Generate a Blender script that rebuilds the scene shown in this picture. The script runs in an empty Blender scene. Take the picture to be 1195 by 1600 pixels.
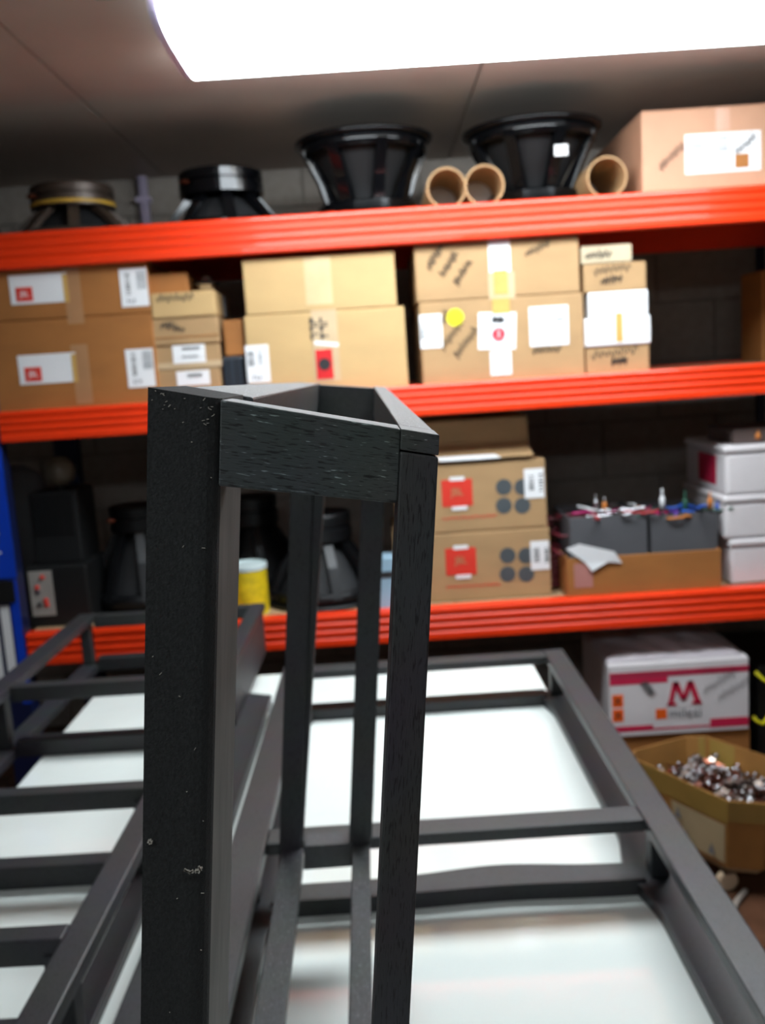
import bpy, bmesh, math, random
from mathutils import Vector, Matrix
random.seed(7)
S = bpy.context.scene
COL = S.collection
# ------------------------------------------------------------------ camera
f_px = 1450.0; PITCH = math.radians(8.84); ROLL = math.radians(3.7)
EYE = Vector((0, 0, 1.55))
FW = Vector((0, math.cos(PITCH), -math.sin(PITCH)))
u0 = Vector((0, math.sin(PITCH), math.cos(PITCH))); r0 = Vector((1, 0, 0))
UP = u0*math.cos(ROLL) + r0*math.sin(ROLL); RT = r0*math.cos(ROLL) - u0*math.sin(ROLL)
cd = bpy.data.cameras.new('camera'); cam = bpy.data.objects.new('camera', cd); COL.objects.link(cam)
m = Matrix((RT, UP, -FW)).transposed().to_4x4(); m.translation = EYE
cam.matrix_world = m
cd.sensor_fit = 'VERTICAL'; cd.sensor_height = 36; cd.sensor_width = 36*1195/1600
cd.lens = f_px/1600*36
cd.clip_start = .02
cd.dof.use_dof = True; cd.dof.focus_distance = .42; cd.dof.aperture_fstop = 12.0
S.camera = cam
# ------------------------------------------------------------------ world, exposure
w = bpy.data.worlds.new('world'); S.world = w; w.use_nodes = True
w.node_tree.nodes['Background'].inputs[0].default_value = (.6, .7, .8, 1)
w.node_tree.nodes['Background'].inputs[1].default_value = .02
S.view_settings.view_transform = 'Standard'; S.view_settings.look = 'None'
S.view_settings.gamma = 1; S.view_settings.use_curve_mapping = False
S.view_settings.exposure = 0.0
LAMP_E = 22.0; REAR_FILL_E = 14.0

def ray(x, y):
    return FW + RT*((x-597.5)/f_px) + UP*((800-y)/f_px)
def PY(x, y, Y):
    d = ray(x, y); return EYE + d*(Y/d.y)
def PZ(x, y, Z):
    d = ray(x, y); return EYE + d*((Z-EYE.z)/d.z)
# ------------------------------------------------------------------ materials
def lin(c):
    c /= 255; return c/12.92 if c <= .04045 else ((c+.055)/1.055)**2.4
def rgb(r, g, b): return (lin(r), lin(g), lin(b), 1)
MATS = {}
def mat(name, col, rough=.6, metal=0, var=.12, scale=(8, 8, 8), bump=.0, bscale=60, emit=0, spec=.5, trans=0, coat=0, detail=4, col2=None):
    if name in MATS: return MATS[name]
    M = bpy.data.materials.new(name); M.use_nodes = True; nt = M.node_tree; N = nt.nodes; L = nt.links
    b = N['Principled BSDF']
    b.inputs['Roughness'].default_value = rough; b.inputs['Metallic'].default_value = metal
    b.inputs['Specular IOR Level'].default_value = spec
    b.inputs['Transmission Weight'].default_value = trans
    b.inputs['Coat Weight'].default_value = coat
    tc = N.new('ShaderNodeTexCoord'); mp = N.new('ShaderNodeMapping'); mp.inputs['Scale'].default_value = scale
    L.new(tc.outputs['Object'], mp.inputs['Vector'])
    nz = N.new('ShaderNodeTexNoise'); nz.inputs['Scale'].default_value = 1; nz.inputs['Detail'].default_value = detail
    L.new(mp.outputs[0], nz.inputs['Vector'])
    rp = N.new('ShaderNodeValToRGB'); e = rp.color_ramp.elements
    e[0].position = .3; e[1].position = .7
    e[0].color = tuple(c*(1-var) for c in col[:3])+(1,)
    e[1].color = col2 if col2 else tuple(min(1, c*(1+var)) for c in col[:3])+(1,)
    L.new(nz.outputs['Fac'], rp.inputs[0]); L.new(rp.outputs[0], b.inputs['Base Color'])
    if bump:
        n2 = N.new('ShaderNodeTexNoise'); n2.inputs['Scale'].default_value = bscale; n2.inputs['Detail'].default_value = 3
        L.new(tc.outputs['Object'], n2.inputs['Vector'])
        bp = N.new('ShaderNodeBump'); bp.inputs['Strength'].default_value = bump; bp.inputs['Distance'].default_value = .002
        L.new(n2.outputs['Fac'], bp.inputs['Height']); L.new(bp.outputs[0], b.inputs['Normal'])
    if emit:
        b.inputs['Emission Color'].default_value = col; b.inputs['Emission Strength'].default_value = emit
    MATS[name] = M; return M
def wood(name, axis, base=(.054, .060, .062), pores=True, rough=.55, d=None):
    """black stained open-grained wood, grain along axis"""
    M = bpy.data.materials.new(name); M.use_nodes = True; nt = M.node_tree; N = nt.nodes; L = nt.links
    b = N['Principled BSDF']; b.inputs['Roughness'].default_value = rough
    tc = N.new('ShaderNodeTexCoord'); mp = N.new('ShaderNodeMapping')
    sc = [1250, 1250, 1250]; sc[axis] = 150
    mp.inputs['Scale'].default_value = sc
    if d:   # grain follows the member's own direction
        g = Vector(d).normalized(); h1 = g.cross(Vector((0, 1, 0))).normalized(); h2 = g.cross(h1); cb = N.new('ShaderNodeCombineXYZ')
        for i_, ax_ in enumerate((g, h1, h2) if axis == 0 else (h1, h2, g)):
            vm = N.new('ShaderNodeVectorMath'); vm.operation = 'DOT_PRODUCT'; vm.inputs[1].default_value = ax_
            L.new(tc.outputs['Object'], vm.inputs[0]); L.new(vm.outputs['Value'], cb.inputs[i_])
        L.new(cb.outputs[0], mp.inputs['Vector'])
    else: L.new(tc.outputs['Object'], mp.inputs['Vector'])
    nz = N.new('ShaderNodeTexNoise'); nz.inputs['Scale'].default_value = 1; nz.inputs['Detail'].default_value = 1.5
    L.new(mp.outputs[0], nz.inputs['Vector'])
    rp = N.new('ShaderNodeValToRGB'); e = rp.color_ramp.elements
    e[0].position = .34; e[0].color = tuple(c*.25 for c in base)+(1,)
    e[1].position = .42; e[1].color = base+(1,)
    e2 = e.new(.68); e2.color = base+(1,)
    if pores:
        e3 = e.new(.74); e3.color = tuple(min(1, c*6) for c in base)+(1,)
    L.new(nz.outputs['Fac'], rp.inputs[0])
    n2 = N.new('ShaderNodeTexNoise'); n2.inputs['Scale'].default_value = 14; n2.inputs['Detail'].default_value = 5
    L.new(tc.outputs['Object'], n2.inputs['Vector'])
    mx = N.new('ShaderNodeMix'); mx.data_type = 'RGBA'; mx.blend_type = 'MULTIPLY'; mx.inputs[0].default_value = .5
    L.new(rp.outputs[0], mx.inputs[6]); L.new(n2.outputs['Color'], mx.inputs[7])
    L.new(mx.outputs[2], b.inputs['Base Color'])
    bp = N.new('ShaderNodeBump'); bp.inputs['Strength'].default_value = .5; bp.inputs['Distance'].default_value = .0004
    L.new(nz.outputs['Fac'], bp.inputs['Height']); L.new(bp.outputs[0], b.inputs['Normal'])
    MATS[name] = M; return M
WX, WY, WZ = wood('black_wood_x', 0, d=(.1154, .07, -.0308)), wood('black_wood_y', 1), wood('black_wood_z', 2, (.042, .044, .047), False, d=(.078, 0, .73))
FX = wood('stained_wood_x', 0, (.036, .037, .040), False, .5); FY = wood('stained_wood_y', 1, (.044, .045, .049), False, .45)
FUZZ = mat('fuzzy_black_post', (.008, .009, .009, 1), .85, var=.6, scale=(900, 900, 500), bump=.35, bscale=900, detail=2)
INNER = mat('inner_post_lit_wood', (.15, .142, .13, 1), .7, var=.2, scale=(60, 60, 14))  # paler than the black wood: light on this face is painted in
CARD = mat('cardboard', rgb(168, 134, 94), .75, var=.08, scale=(6, 6, 14))
CARD_PALE = mat('cardboard_pale', rgb(190, 157, 108), .75, var=.06, scale=(5, 5, 12))
CARD_DARK = mat('cardboard_brown', rgb(158, 101, 48), .75, var=.1, scale=(6, 6, 14))
TAPE = mat('clear_tape', rgb(196, 170, 136), .25, var=.08)
TAPE_Y = mat('yellowed_tape', rgb(200, 160, 90), .3)
PAPER = mat('white_paper', rgb(232, 232, 234), .6, var=.03)
FOAM = mat('white_carton', rgb(214, 208, 210), .6, var=.05)
INK = mat('black_ink', rgb(40, 38, 40), .6)
INKG = mat('grey_ink', rgb(120, 122, 126), .6)
RED = mat('red_print', rgb(214, 52, 36), .55, var=.05)
PINK = mat('crimson_print', rgb(196, 32, 72), .5, var=.08)
ORANGE = mat('orange_print', rgb(240, 96, 20), .5)
YEL = mat('yellow_print', rgb(240, 228, 30), .5, var=.05)
BEAM = mat('orange_beam_paint', rgb(236, 56, 14), .33, var=.05, scale=(4, 4, 4), coat=.3)
BLUE = mat('shaded_upright_blue', rgb(12, 22, 60), .4)  # navy: the shadow on the blue upright is put into its colour
BOARD = mat('chipboard', rgb(168, 138, 104), .8, var=.15, scale=(120, 120, 120))
BLACKM = mat('black_metal', rgb(14, 15, 18), .4, .3, var=.3)
BLACKG = mat('gloss_black_metal', rgb(14, 15, 18), .12, .4, var=.2)
DGREY = mat('grey_plastic', rgb(84, 84, 88), .5, var=.06)
BLK = mat('black_plastic', rgb(13, 14, 15), .5, var=.3)
CONE = mat('black_paper_cone', rgb(18, 19, 22), .7, var=.2, bump=.3, bscale=200)
CHROME = mat('chrome', rgb(215, 215, 220), .2, 1, var=.05)
STEEL = mat('steel', rgb(140, 128, 120), .28, 1, var=.3, scale=(30, 30, 30))
COPPER = mat('coppery_metal', rgb(140, 84, 66), .3, 1, var=.2)
LAMPW = mat('lamp_diffuser', (.86, .95, 1, 1), .4, emit=LAMP_E, var=0)
LAMPH = mat('lamp_housing', rgb(190, 180, 205), .4, var=.04)
# glossy white table: very slight undulation
TABLE = mat('white_gloss_table', rgb(240, 246, 242), .13, var=.015, scale=(3, 3, 3), bump=1, bscale=4.0, coat=.4)
for n in TABLE.node_tree.nodes:
    if n.type == 'BUMP': n.inputs['Distance'].default_value = .006
FLOOR = mat('brown_floor', rgb(92, 62, 46), .22, var=.3, scale=(7, 7, 7), bump=.3, bscale=14)
BLOCK = mat('concrete_block', rgb(150, 142, 134), .9, var=.08, scale=(30, 30, 30), bump=.6, bscale=90)
MORTAR = mat('mortar', rgb(132, 126, 120), .95)
CEIL = mat('ceiling_panel', rgb(178, 168, 158), .6, var=.08, scale=(3, 3, 3))

# ------------------------------------------------------------------ builders
def link(name, me, material, parent=None):
    o = bpy.data.objects.new(name, me); COL.objects.link(o)
    if parent is not None: o.parent = parent
    if material is not None and not me.materials: me.materials.append(material)
    return o
def rootloc(p):
    v = Vector((0, 0, 0))
    while p is not None: v += p.location; p = p.parent
    return v
def raw(name, vs, fs, material, parent=None, origin=None, smooth=False):
    """vs in world coordinates"""
    o0 = rootloc(parent); c = Vector(origin) - o0 if origin is not None else Vector((0, 0, 0))
    me = bpy.data.meshes.new(name); me.from_pydata([tuple(Vector(v)-o0-c) for v in vs], [], fs)
    bm = bmesh.new(); bm.from_mesh(me); bmesh.ops.recalc_face_normals(bm, faces=bm.faces); bm.to_mesh(me); bm.free()
    if smooth:
        for p in me.polygons: p.use_smooth = True
    o = link(name, me, material, parent); o.location = c
    return o
BF = [(0, 1, 2, 3), (4, 5, 6, 7), (0, 1, 5, 4), (1, 2, 6, 5), (2, 3, 7, 6), (3, 0, 4, 7)]
def boxv(x0, x1, y0, y1, z0, z1, rz=0, c=None):
    vs = [Vector(p) for p in ((x0, y0, z0), (x1, y0, z0), (x1, y1, z0), (x0, y1, z0), (x0, y0, z1), (x1, y0, z1), (x1, y1, z1), (x0, y1, z1))]
    if rz:
        c = Vector(c) if c is not None else sum(vs, Vector())/8
        R = Matrix.Rotation(rz, 3, 'Z'); vs = [c + R @ (v-c) for v in vs]
    return vs
def bev(o, wd=.002, seg=2):
    md = o.modifiers.new('bevel', 'BEVEL'); md.width = wd; md.segments = seg; md.limit_method = 'ANGLE'; return o
def box(name, x0, x1, y0, y1, z0, z1, material, parent=None, b=0, rz=0, c=None, origin=None):
    o = raw(name, boxv(x0, x1, y0, y1, z0, z1, rz, c), BF, material, parent, origin)
    if b: bev(o, b)
    return o
def merge(parts):
    vs, fs = [], []
    for v, f in parts:
        k = len(vs); vs += list(v); fs += [tuple(i+k for i in q) for q in f]
    return vs, fs
def prism(pts, y0, y1):
    """polygon in XZ extruded along Y"""
    n = len(pts); vs = [(x, y0, z) for x, z in pts]+[(x, y1, z) for x, z in pts]
    fs = [tuple(range(n)), tuple(range(2*n-1, n-1, -1))]+[(i, (i+1) % n, n+(i+1) % n, n+i) for i in range(n)]
    return vs, fs
def prismz(pts, z0, z1):
    n = len(pts); vs = [(x, y, z0) for x, y in pts]+[(x, y, z1) for x, y in pts]
    fs = [tuple(range(n)), tuple(range(2*n-1, n-1, -1))]+[(i, (i+1) % n, n+(i+1) % n, n+i) for i in range(n)]
    return vs, fs
def prismx(pts, x0, x1):
    n = len(pts); vs = [(x0, y, z) for y, z in pts]+[(x1, y, z) for y, z in pts]
    fs = [tuple(range(n)), tuple(range(2*n-1, n-1, -1))]+[(i, (i+1) % n, n+(i+1) % n, n+i) for i in range(n)]
    return vs, fs
def lathe(prof, c, n=40, axis='Z', closed=False):
    """prof list of (r,h); surface of revolution about axis through c"""
    vs, fs = [], []; k = len(prof)
    for i in range(n):
        a = 2*math.pi*i/n
        for r, h in prof:
            p = (r*math.cos(a), r*math.sin(a), h) if axis == 'Z' else (r*math.cos(a), h, r*math.sin(a))
            vs.append(Vector(c)+Vector(p))
    for i in range(n):
        j = (i+1) % n
        for t in range(k if closed else k-1):
            t2 = (t+1) % k
            fs.append((i*k+t, j*k+t, j*k+t2, i*k+t2))
    return vs, fs
def tube(pts, r, n=6):
    """tube along points"""
    pts = [Vector(p) for p in pts]; vs, fs = [], []
    for i, p in enumerate(pts):
        d = (pts[min(i+1, len(pts)-1)]-pts[max(i-1, 0)]).normalized()
        a = d.cross(Vector((0, 0, 1)))
        if a.length < .01: a = d.cross(Vector((1, 0, 0)))
        a.normalize(); b = d.cross(a)
        for k in range(n):
            t = 2*math.pi*k/n; vs.append(p+a*r*math.cos(t)+b*r*math.sin(t))
    for i in range(len(pts)-1):
        for k in range(n):
            k2 = (k+1) % n; fs.append((i*n+k, i*n+k2, (i+1)*n+k2, (i+1)*n+k))
    fs.append(tuple(range(n))); fs.append(tuple(range(len(vs)-1, len(vs)-n-1, -1)))
    return vs, fs
def tag(o, label, cat, group=None, kind=None):
    o['label'] = label; o['category'] = cat
    if group: o['group'] = group
    if kind: o['kind'] = kind
    return o
def thing(name, label, cat, loc, group=None):
    o = bpy.data.objects.new(name, None); COL.objects.link(o); o.empty_display_size = .05
    o.location = loc; return tag(o, label, cat, group)
def struct(o): o['kind'] = 'structure'; return o
def text(name, s, c, size, material, parent, ry=0, sx=1.0, facing='front', xdir=None, depth=.0006):
    """lettering standing on a face; centre c in world; facing -Y, turned by ry in its own plane"""
    cu = bpy.data.curves.new(name, 'FONT'); cu.body = s; cu.size = size; cu.align_x = 'CENTER'; cu.align_y = 'CENTER'
    cu.extrude = depth/2; cu.resolution_u = 2
    t = bpy.data.objects.new(name, cu); COL.objects.link(t)
    me = bpy.data.meshes.new_from_object(t); bpy.data.objects.remove(t)
    R = Matrix.Rotation(ry, 4, 'Y') @ Matrix.Rotation(math.pi/2, 4, 'X') @ Matrix.Scale(sx, 4, (1, 0, 0))
    if facing == 'left': R = Matrix.Rotation(-math.pi/2, 4, 'Z') @ R
    me.transform(R); me.name = name; me.materials.clear(); me.materials.append(material)
    o = bpy.data.objects.new(name, me); COL.objects.link(o); o.parent = parent; o.location = Vector(c)-rootloc(parent)
    return o

# ------------------------------------------------------------------ setting
struct(box('floor', -3, 3, -2.6, 4.3, -.05, 0, FLOOR))
WALLY = 4.12; CZ = 2.405
wb = struct(box('wall_back', -3, 3, WALLY+.012, WALLY+.1, 0, 2.5, MORTAR))
bh = .25; bw = .5; proto = None; rowi = 0; z = 0.0
while z < 2.39:
    x = -3 + (bw/2 if rowi % 2 else 0)
    while x < 3:
        if proto is None:
            proto = raw('block', boxv(.005, bw-.005, -.012, .03, .005, bh-.005), BF, BLOCK, wb)
            proto.location = (x, WALLY+.012, z); o = proto
        else:
            o = proto.copy(); COL.objects.link(o); o.location = (x, WALLY+.012+random.uniform(-.0015, .0015), z)
        x += bw
    z += bh; rowi += 1
struct(box('wall_left', -3.1, -3, -2.6, 4.2, 0, 2.5, MORTAR))
struct(box('wall_right', 3, 3.1, -2.6, 4.2, 0, 2.5, MORTAR))
struct(box('wall_front', -3.1, 3.1, -2.7, -2.6, 0, 2.5, MORTAR))
ce = struct(box('ceiling', -3.1, 3.1, -2.7, 4.2, CZ+.02, CZ+.1, MORTAR))
px_ = [-2.026, -.825, .375, 1.575, 2.775]; 
xs = [-3]+[-2.025, -.825, .375, 1.575, 2.775]+[3]
ys = [-2.6, -.2, 2.2, 4.13]
for i in range(len(xs)-1):
    for j in range(len(ys)-1):
        box('panel', xs[i]+.003, xs[i+1]-.003, ys[j]+.002, ys[j+1]-.002, CZ, CZ+.02, CEIL, ce, .002)
# conduit on the wall
c0 = PY(224, 310, 4.08)
t = thing('conduit_pipe', 'pale vertical pipe on the back wall between the two magnet-up loudspeakers', 'pipe', (c0.x, 4.09, 0))
v, fc = tube([(c0.x, 4.085, 0), (c0.x, 4.085, CZ)], .022, 12); raw('pipe_run', v, fc, LAMPH, t, smooth=True)
for zz in (.6, 1.5, 2.3):
    box('pipe_clip', c0.x-.03, c0.x+.03, 4.06, 4.105, zz, zz+.02, LAMPH, t)

# ------------------------------------------------------------------ ceiling lamps
def lamp(x0, x1, y0, y1, zb, label, mt):
    t = thing('fluorescent_ceiling_lamp', label, 'ceiling lamp', ((x0+x1)/2, (y0+y1)/2, CZ))
    ym = (y0+y1)/2; zc = (zb+CZ-.012)/2; hz = (CZ-.012-zb)/2; hy = (y1-y0)/2
    for xx in (x0+.15, x1-.2):
        box('mounting_block', xx, xx+.05, ym-.03, ym+.03, CZ-.012, CZ-.0005, LAMPH, t)
    def ell(k_): return [(ym+k_*hy*math.copysign(abs(math.cos(a))**.6, math.cos(a)), zc+k_*hz*math.copysign(abs(math.sin(a))**.8, math.sin(a))) for a in [2*math.pi*i/28 for i in range(28)]]
    v, fc = prismx(ell(1), x0+.02, x1-.02); raw('diffuser', v, fc, mt, t)
    for xx in (x0, x1-.02):
        v, fc = prismx(ell(.98), xx, xx+.0195); raw('end_cap', v, fc, LAMPH, t)
    return t
lamp(-.43, 1.3, 2.12, 2.58, 2.30, 'blazing white fluorescent fitting on the ceiling in front of the shelves', LAMPW)
lamp(-.9, .7, -1.0, -.7, 2.31, 'added fill light on the ceiling behind the viewer, out of view', mat('rear_fill_diffuser', (.86, .95, 1, 1), .4, emit=REAR_FILL_E, var=0))  # unseen lamp added to brighten the near frame and table
t = thing('cable_trunking', 'lilac metal trunking on the ceiling running away from the lamp end', 'trunking', (-.47, 1.7, CZ))
box('channel', -.50, -.452, .4, 2.12, CZ-.045, CZ-.001, LAMPH, t, .004)
box('channel_edge', -.512, -.502, .4, 2.12, CZ-.02, CZ-.001, PAPER, t)
t = thing('junction_clip', 'small green clip on the ceiling beside the lamp end', 'clip', (-.5, 2.15, CZ))
GRN = mat('green_plastic', rgb(90, 140, 120), .4)
box('clip_body', -.55, -.44, 2.13, 2.17, CZ-.03, CZ-.001, GRN, t, .005)
box('clip_tongue', -.56, -.54, 2.135, 2.165, CZ-.02, CZ-.001, PAPER, t, .003)

# ------------------------------------------------------------------ table
tb = thing('work_table', 'large white glossy work table under the black frames', 'table', (-.4, 1.5, 0))
box('tabletop', -.845, .40, .12, 2.60, .655, .69, TABLE, tb, .004)
for x in (-.78, .3):
    for y in (.2, 2.45): box('leg', x, x+.05, y, y+.05, 0, .655, DGREY, tb, .003)
TT = .69
# ------------------------------------------------------------------ flat frames
def wavy_rail(name, x0, x1, y0, y1, z0, z1, side, joints, amp, mtl, parent):
    """long rail along Y whose inner edge swells in an S-curve towards each joint"""
    n = 90; A = []; B = []
    for i in range(n+1):
        y = y0+(y1-y0)*i/n; d = min(abs(y-j) for j in joints)
        s = max(0, 1-d/.14); s = s*s*(3-2*s)*amp
        A.append((x0-(s if side < 0 else 0), y)); B.append((x1+(s if side > 0 else 0), y))
    pts = A+B[::-1]
    vs = []; fs = []
    k = n+1
    for zz in (z0, z1):
        vs += [(a[0], a[1], zz) for a in A]; vs += [(b[0], b[1], zz) for b in B]
    for i in range(n):
        for o in (0, 2*k): fs.append((o+i, o+i+1, o+k+i+1, o+k+i))
        fs.append((i, i+1, 2*k+i+1, 2*k+i)); fs.append((k+i, k+i+1, 3*k+i+1, 3*k+i))
    fs.append((0, k, 3*k, 2*k)); fs.append((n, k+n, 3*k+n, 2*k+n))
    return bev(raw(name, vs, fs, mtl, parent), .002)
def wavy_cross(name, x0, x1, y0, y1, z0, z1, mtl, parent, amp=.02):
    n = 60; k = n+1; vs = []; fs = []; A = []; B = []
    for i in range(n+1):
        t_ = i/n; x = x0+(x1-x0)*t_
        s = amp*math.exp(-((t_-.62)/.2)**2)
        A.append((x, y0+s*.35)); B.append((x, y1+s))
    for zz in (z0, z1): vs += [(a[0], a[1], zz) for a in A]+[(b[0], b[1], zz) for b in B]
    for i in range(n):
        for o in (0, 2*k): fs.append((o+i, o+i+1, o+k+i+1, o+k+i))
        fs.append((i, i+1, 2*k+i+1, 2*k+i)); fs.append((k+i, k+i+1, 3*k+i+1, 3*k+i))
    fs.append((0, k, 3*k, 2*k)); fs.append((n, k+n, 3*k+n, 2*k+n))
    return raw(name, vs, fs, mtl, parent)
def flat_frame(label, x0, x1, stations, yn, yf, zt, wl, wr, rz=0, cw=.05, wave=0.02, low_cw=.05, rh=.022, lh=.022, inset=0):
    t = thing('speaker_frame', label, 'frame', ((x0+x1)/2, (yn+yf)/2, TT), 'black wooden frames lying on the white table')
    rt = .022; zb = TT+.0004
    bev(box('long_rail', x0, x0+wl, yn, yf, zt-rt, zt, FY, t), .003)
    bev(box('long_rail', x1-wr, x1, yn, yf, zt-rt, zt, FY, t), .003)
    wavy_rail('lower_long_rail', x0, x0+wl, yn, yf, zb, zb+rt, 1, stations, wave, FY, t)
    wavy_rail('lower_long_rail', x1-wr-inset, x1-inset, yn, yf, zb, zb+rt, -1, stations, wave, FY, t)
    for i, y in enumerate(stations):
        bev(box('cross_rail', x0+wl, x1-wr, y-cw, y, zt-rh, zt-.001, FX, t), .003)
        if wave and 0 < i < len(stations)-1: wavy_cross('lower_cross_rail', x0+wl, x1-wr, y-low_cw, y, zb, zb+lh, FX, t)
        else: bev(box('lower_cross_rail', x0+wl, x1-wr, y-low_cw, y, zb, zb+lh, FX, t), .003)
        for xx, xe in ((x0+.008, x0+.038), ((x1-.038, x1-.008) if not inset else (x1-.068, x1-inset-.002))):
            bev(box('post', xx, xe, y-.04, y-.006, zb+rt+.0005, zt-rt-.0005, WZ, t), .002)
    for o in t.children: pass
    t.rotation_euler.z = rz
    return t
flat_frame('two-tier black frame lying under the upright one, its right rail over the floor', -.275, .432, [.42, 1.42, 2.262], .36, 2.262, .82, .057, .05, cw=.05, lh=.028)
UL = flat_frame('two-tier black frame with close cross rails on the left side of the table', -.960, -.390, [.68, 1.119, 1.546, 2.134, 2.768], .56, 2.768, .864, .052, .043, inset=.034, cw=.035, wave=0, low_cw=.04, rh=.038, lh=.042, rz=-.012)
box('side_panel', -.405, -.392, 2.14, 2.725, TT+.03, .841, WZ, UL, .001)
t = thing('black_batten', 'narrow black batten lying on the table between the two flat frames', 'batten', (-.345, 1.4, TT))
v, fc = merge([prismz([(-.404, .4), (-.338, .4), (-.322, 2.34), (-.39, 2.37)], TT+.0004, TT+.03)])
bev(raw('batten_strip', v, fc, FY, t), .002)

# ------------------------------------------------------------------ upright frame: trilinear cell
ZB = .8205
Cn = {(0, 0, 1): (-.0867, .36, 1.5482), (1, 0, 1): (.0287, .43, 1.5174), (0, 1, 1): (-.1065, 1.32, 1.5372), (1, 1, 1): (.0163, 1.32, 1.5227),
      (0, 0, 0): (-.1700, .36, ZB), (1, 0, 0): (-.0450, .43, ZB), (0, 1, 0): (-.1852, 1.32, ZB), (1, 1, 0): (-.0540, 1.32, ZB)}
def cell(u, v, w_):
    p = Vector()
    for (a, b, c), q in Cn.items():
        p += Vector(q)*((u if a else 1-u)*(v if b else 1-v)*(w_ if c else 1-w_))
    return p
UF = thing('speaker_frame', 'tall black frame standing upright in the foreground, worn top corners', 'frame', (-.08, .84, ZB))
def member(name, f0, mtl, bw_=.0012, label=None):
    """f0: 8 (u,v,w) corners in boxv order"""
    o = raw(name, [cell(*q) for q in f0], BF, mtl, UF)
    if bw_: bev(o, bw_, 2)
    if label: o['label'] = label
    return o
def mb(u0_, u1_, v0, v1, w0, w1): return [(u0_, v0, w0), (u1_, v0, w0), (u1_, v1, w0), (u0_, v1, w0), (u0_, v0, w1), (u1_, v0, w1), (u1_, v1, w1), (u0_, v1, w1)]
RW = .945
# front left post with rounded inner edge (profile in u,v)
prof = [(0, 0), (.155, 0), (.178, .0006), (.197, .0025), (.208, .006), (.211, .010), (.211, .085), (0, .085)]
vs = [cell(u, v, 0) for u, v in prof]+[cell(u, v, 1) for u, v in prof]; n = len(prof)
fs = [tuple(range(n)), tuple(range(2*n-1, n-1, -1))]+[(i, (i+1) % n, n+(i+1) % n, n+i) for i in range(n)]
o = raw('post', vs, fs, FUZZ, UF); o['label'] = 'wide fuzzy black post with white dust flecks'
o.data.materials.append(INNER)
o.data.polygons[7].material_index = 1
member('post', mb(.845, 1, 0, .035, 0, .9855), WZ)
member('post', mb(-.03, .22, .955, 1, 0, RW), WZ)
member('post', mb(.76, 1.02, .955, 1, .054, RW), WZ)
member('top_rail', mb(.2115, .8445, .003, .035, .951, .9995), WX, .0008)
member('top_rail', [(.847, .035, RW), (.9995, .035, RW), (.9995, 1, RW), (.857, 1, RW), (.847, .035, 1), (.9995, .035, 1), (.9995, 1, 1), (.857, 1, 1)], WY)
member('corner_cap', mb(.845, 1, -.0005, .0348, .9865, 1.0), WX, .0006)
member('top_rail', mb(.0005, .2495, .0855, 1, RW, .9995), WY)
member('top_rail', mb(.22, .857, .96, .9995, .90, .998), WX)
member('bottom_rail', mb(.0, .25, .0855, .9545, 0, .053), WY)
member('bottom_rail', mb(.80, 1, .0355, 1, 0, .053), WY)
member('bottom_rail', mb(.2505, .7995, .96, 1, 0, .053), WX)
member('bottom_rail', mb(.2115, .8445, .003, .035, 0, .053), WX)
member('tapered_stile', [(.222, .965, .054), (.232, .965, .054), (.232, .998, .054), (.222, .998, .054), (.222, .965, RW), (.37, .965, RW), (.37, .998, RW), (.222, .998, RW)], WZ)
# chips and dust on the front left post
vs, fs = [], []
for k in range(70):
    u = random.uniform(.01, .2); ww = random.choice([random.uniform(.985, .999), random.uniform(.45, .99), random.uniform(.4, .62)])
    c = cell(u, -.0005, ww); l = random.uniform(.0002, .0007); a = random.uniform(-1, 1); wd = .00012
    d = Vector((math.cos(a), 0, math.sin(a)))*l; e = Vector((-math.sin(a), 0, math.cos(a)))*wd
    y = Vector((0, .0004, 0)); k0 = len(vs)
    vs += [c-d-e, c+d-e, c+d+e, c-d+e, c-d-e+y, c+d-e+y, c+d+e+y, c-d+e+y]; fs += [tuple(i+k0 for i in q) for q in BF]
for (x_, y_) in ((224+10, 1316), (291, 1361), (298, 1363), (308, 1362), (312, 1358)):
    c = PY(x_, y_, .3588)
    for j in range(3):
        a = random.uniform(-1.5, 1.5); l = .0011; wd = .0003
        d = Vector((math.cos(a), 0, math.sin(a)))*l; e = Vector((-math.sin(a), 0, math.cos(a)))*wd
        y = Vector((0, .0009, 0)); k0 = len(vs)
        vs += [c-d-e, c+d-e, c+d+e, c-d+e, c-d-e+y, c+d-e+y, c+d+e+y, c-d+e+y]; fs += [tuple(i+k0 for i in q) for q in BF]
DUST = mat('dust_fleck', rgb(150, 145, 135), .8, var=.3, scale=(400, 400, 400))
o = raw('dust_flecks', vs, fs, DUST, UF); o['kind'] = 'stuff'

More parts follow.
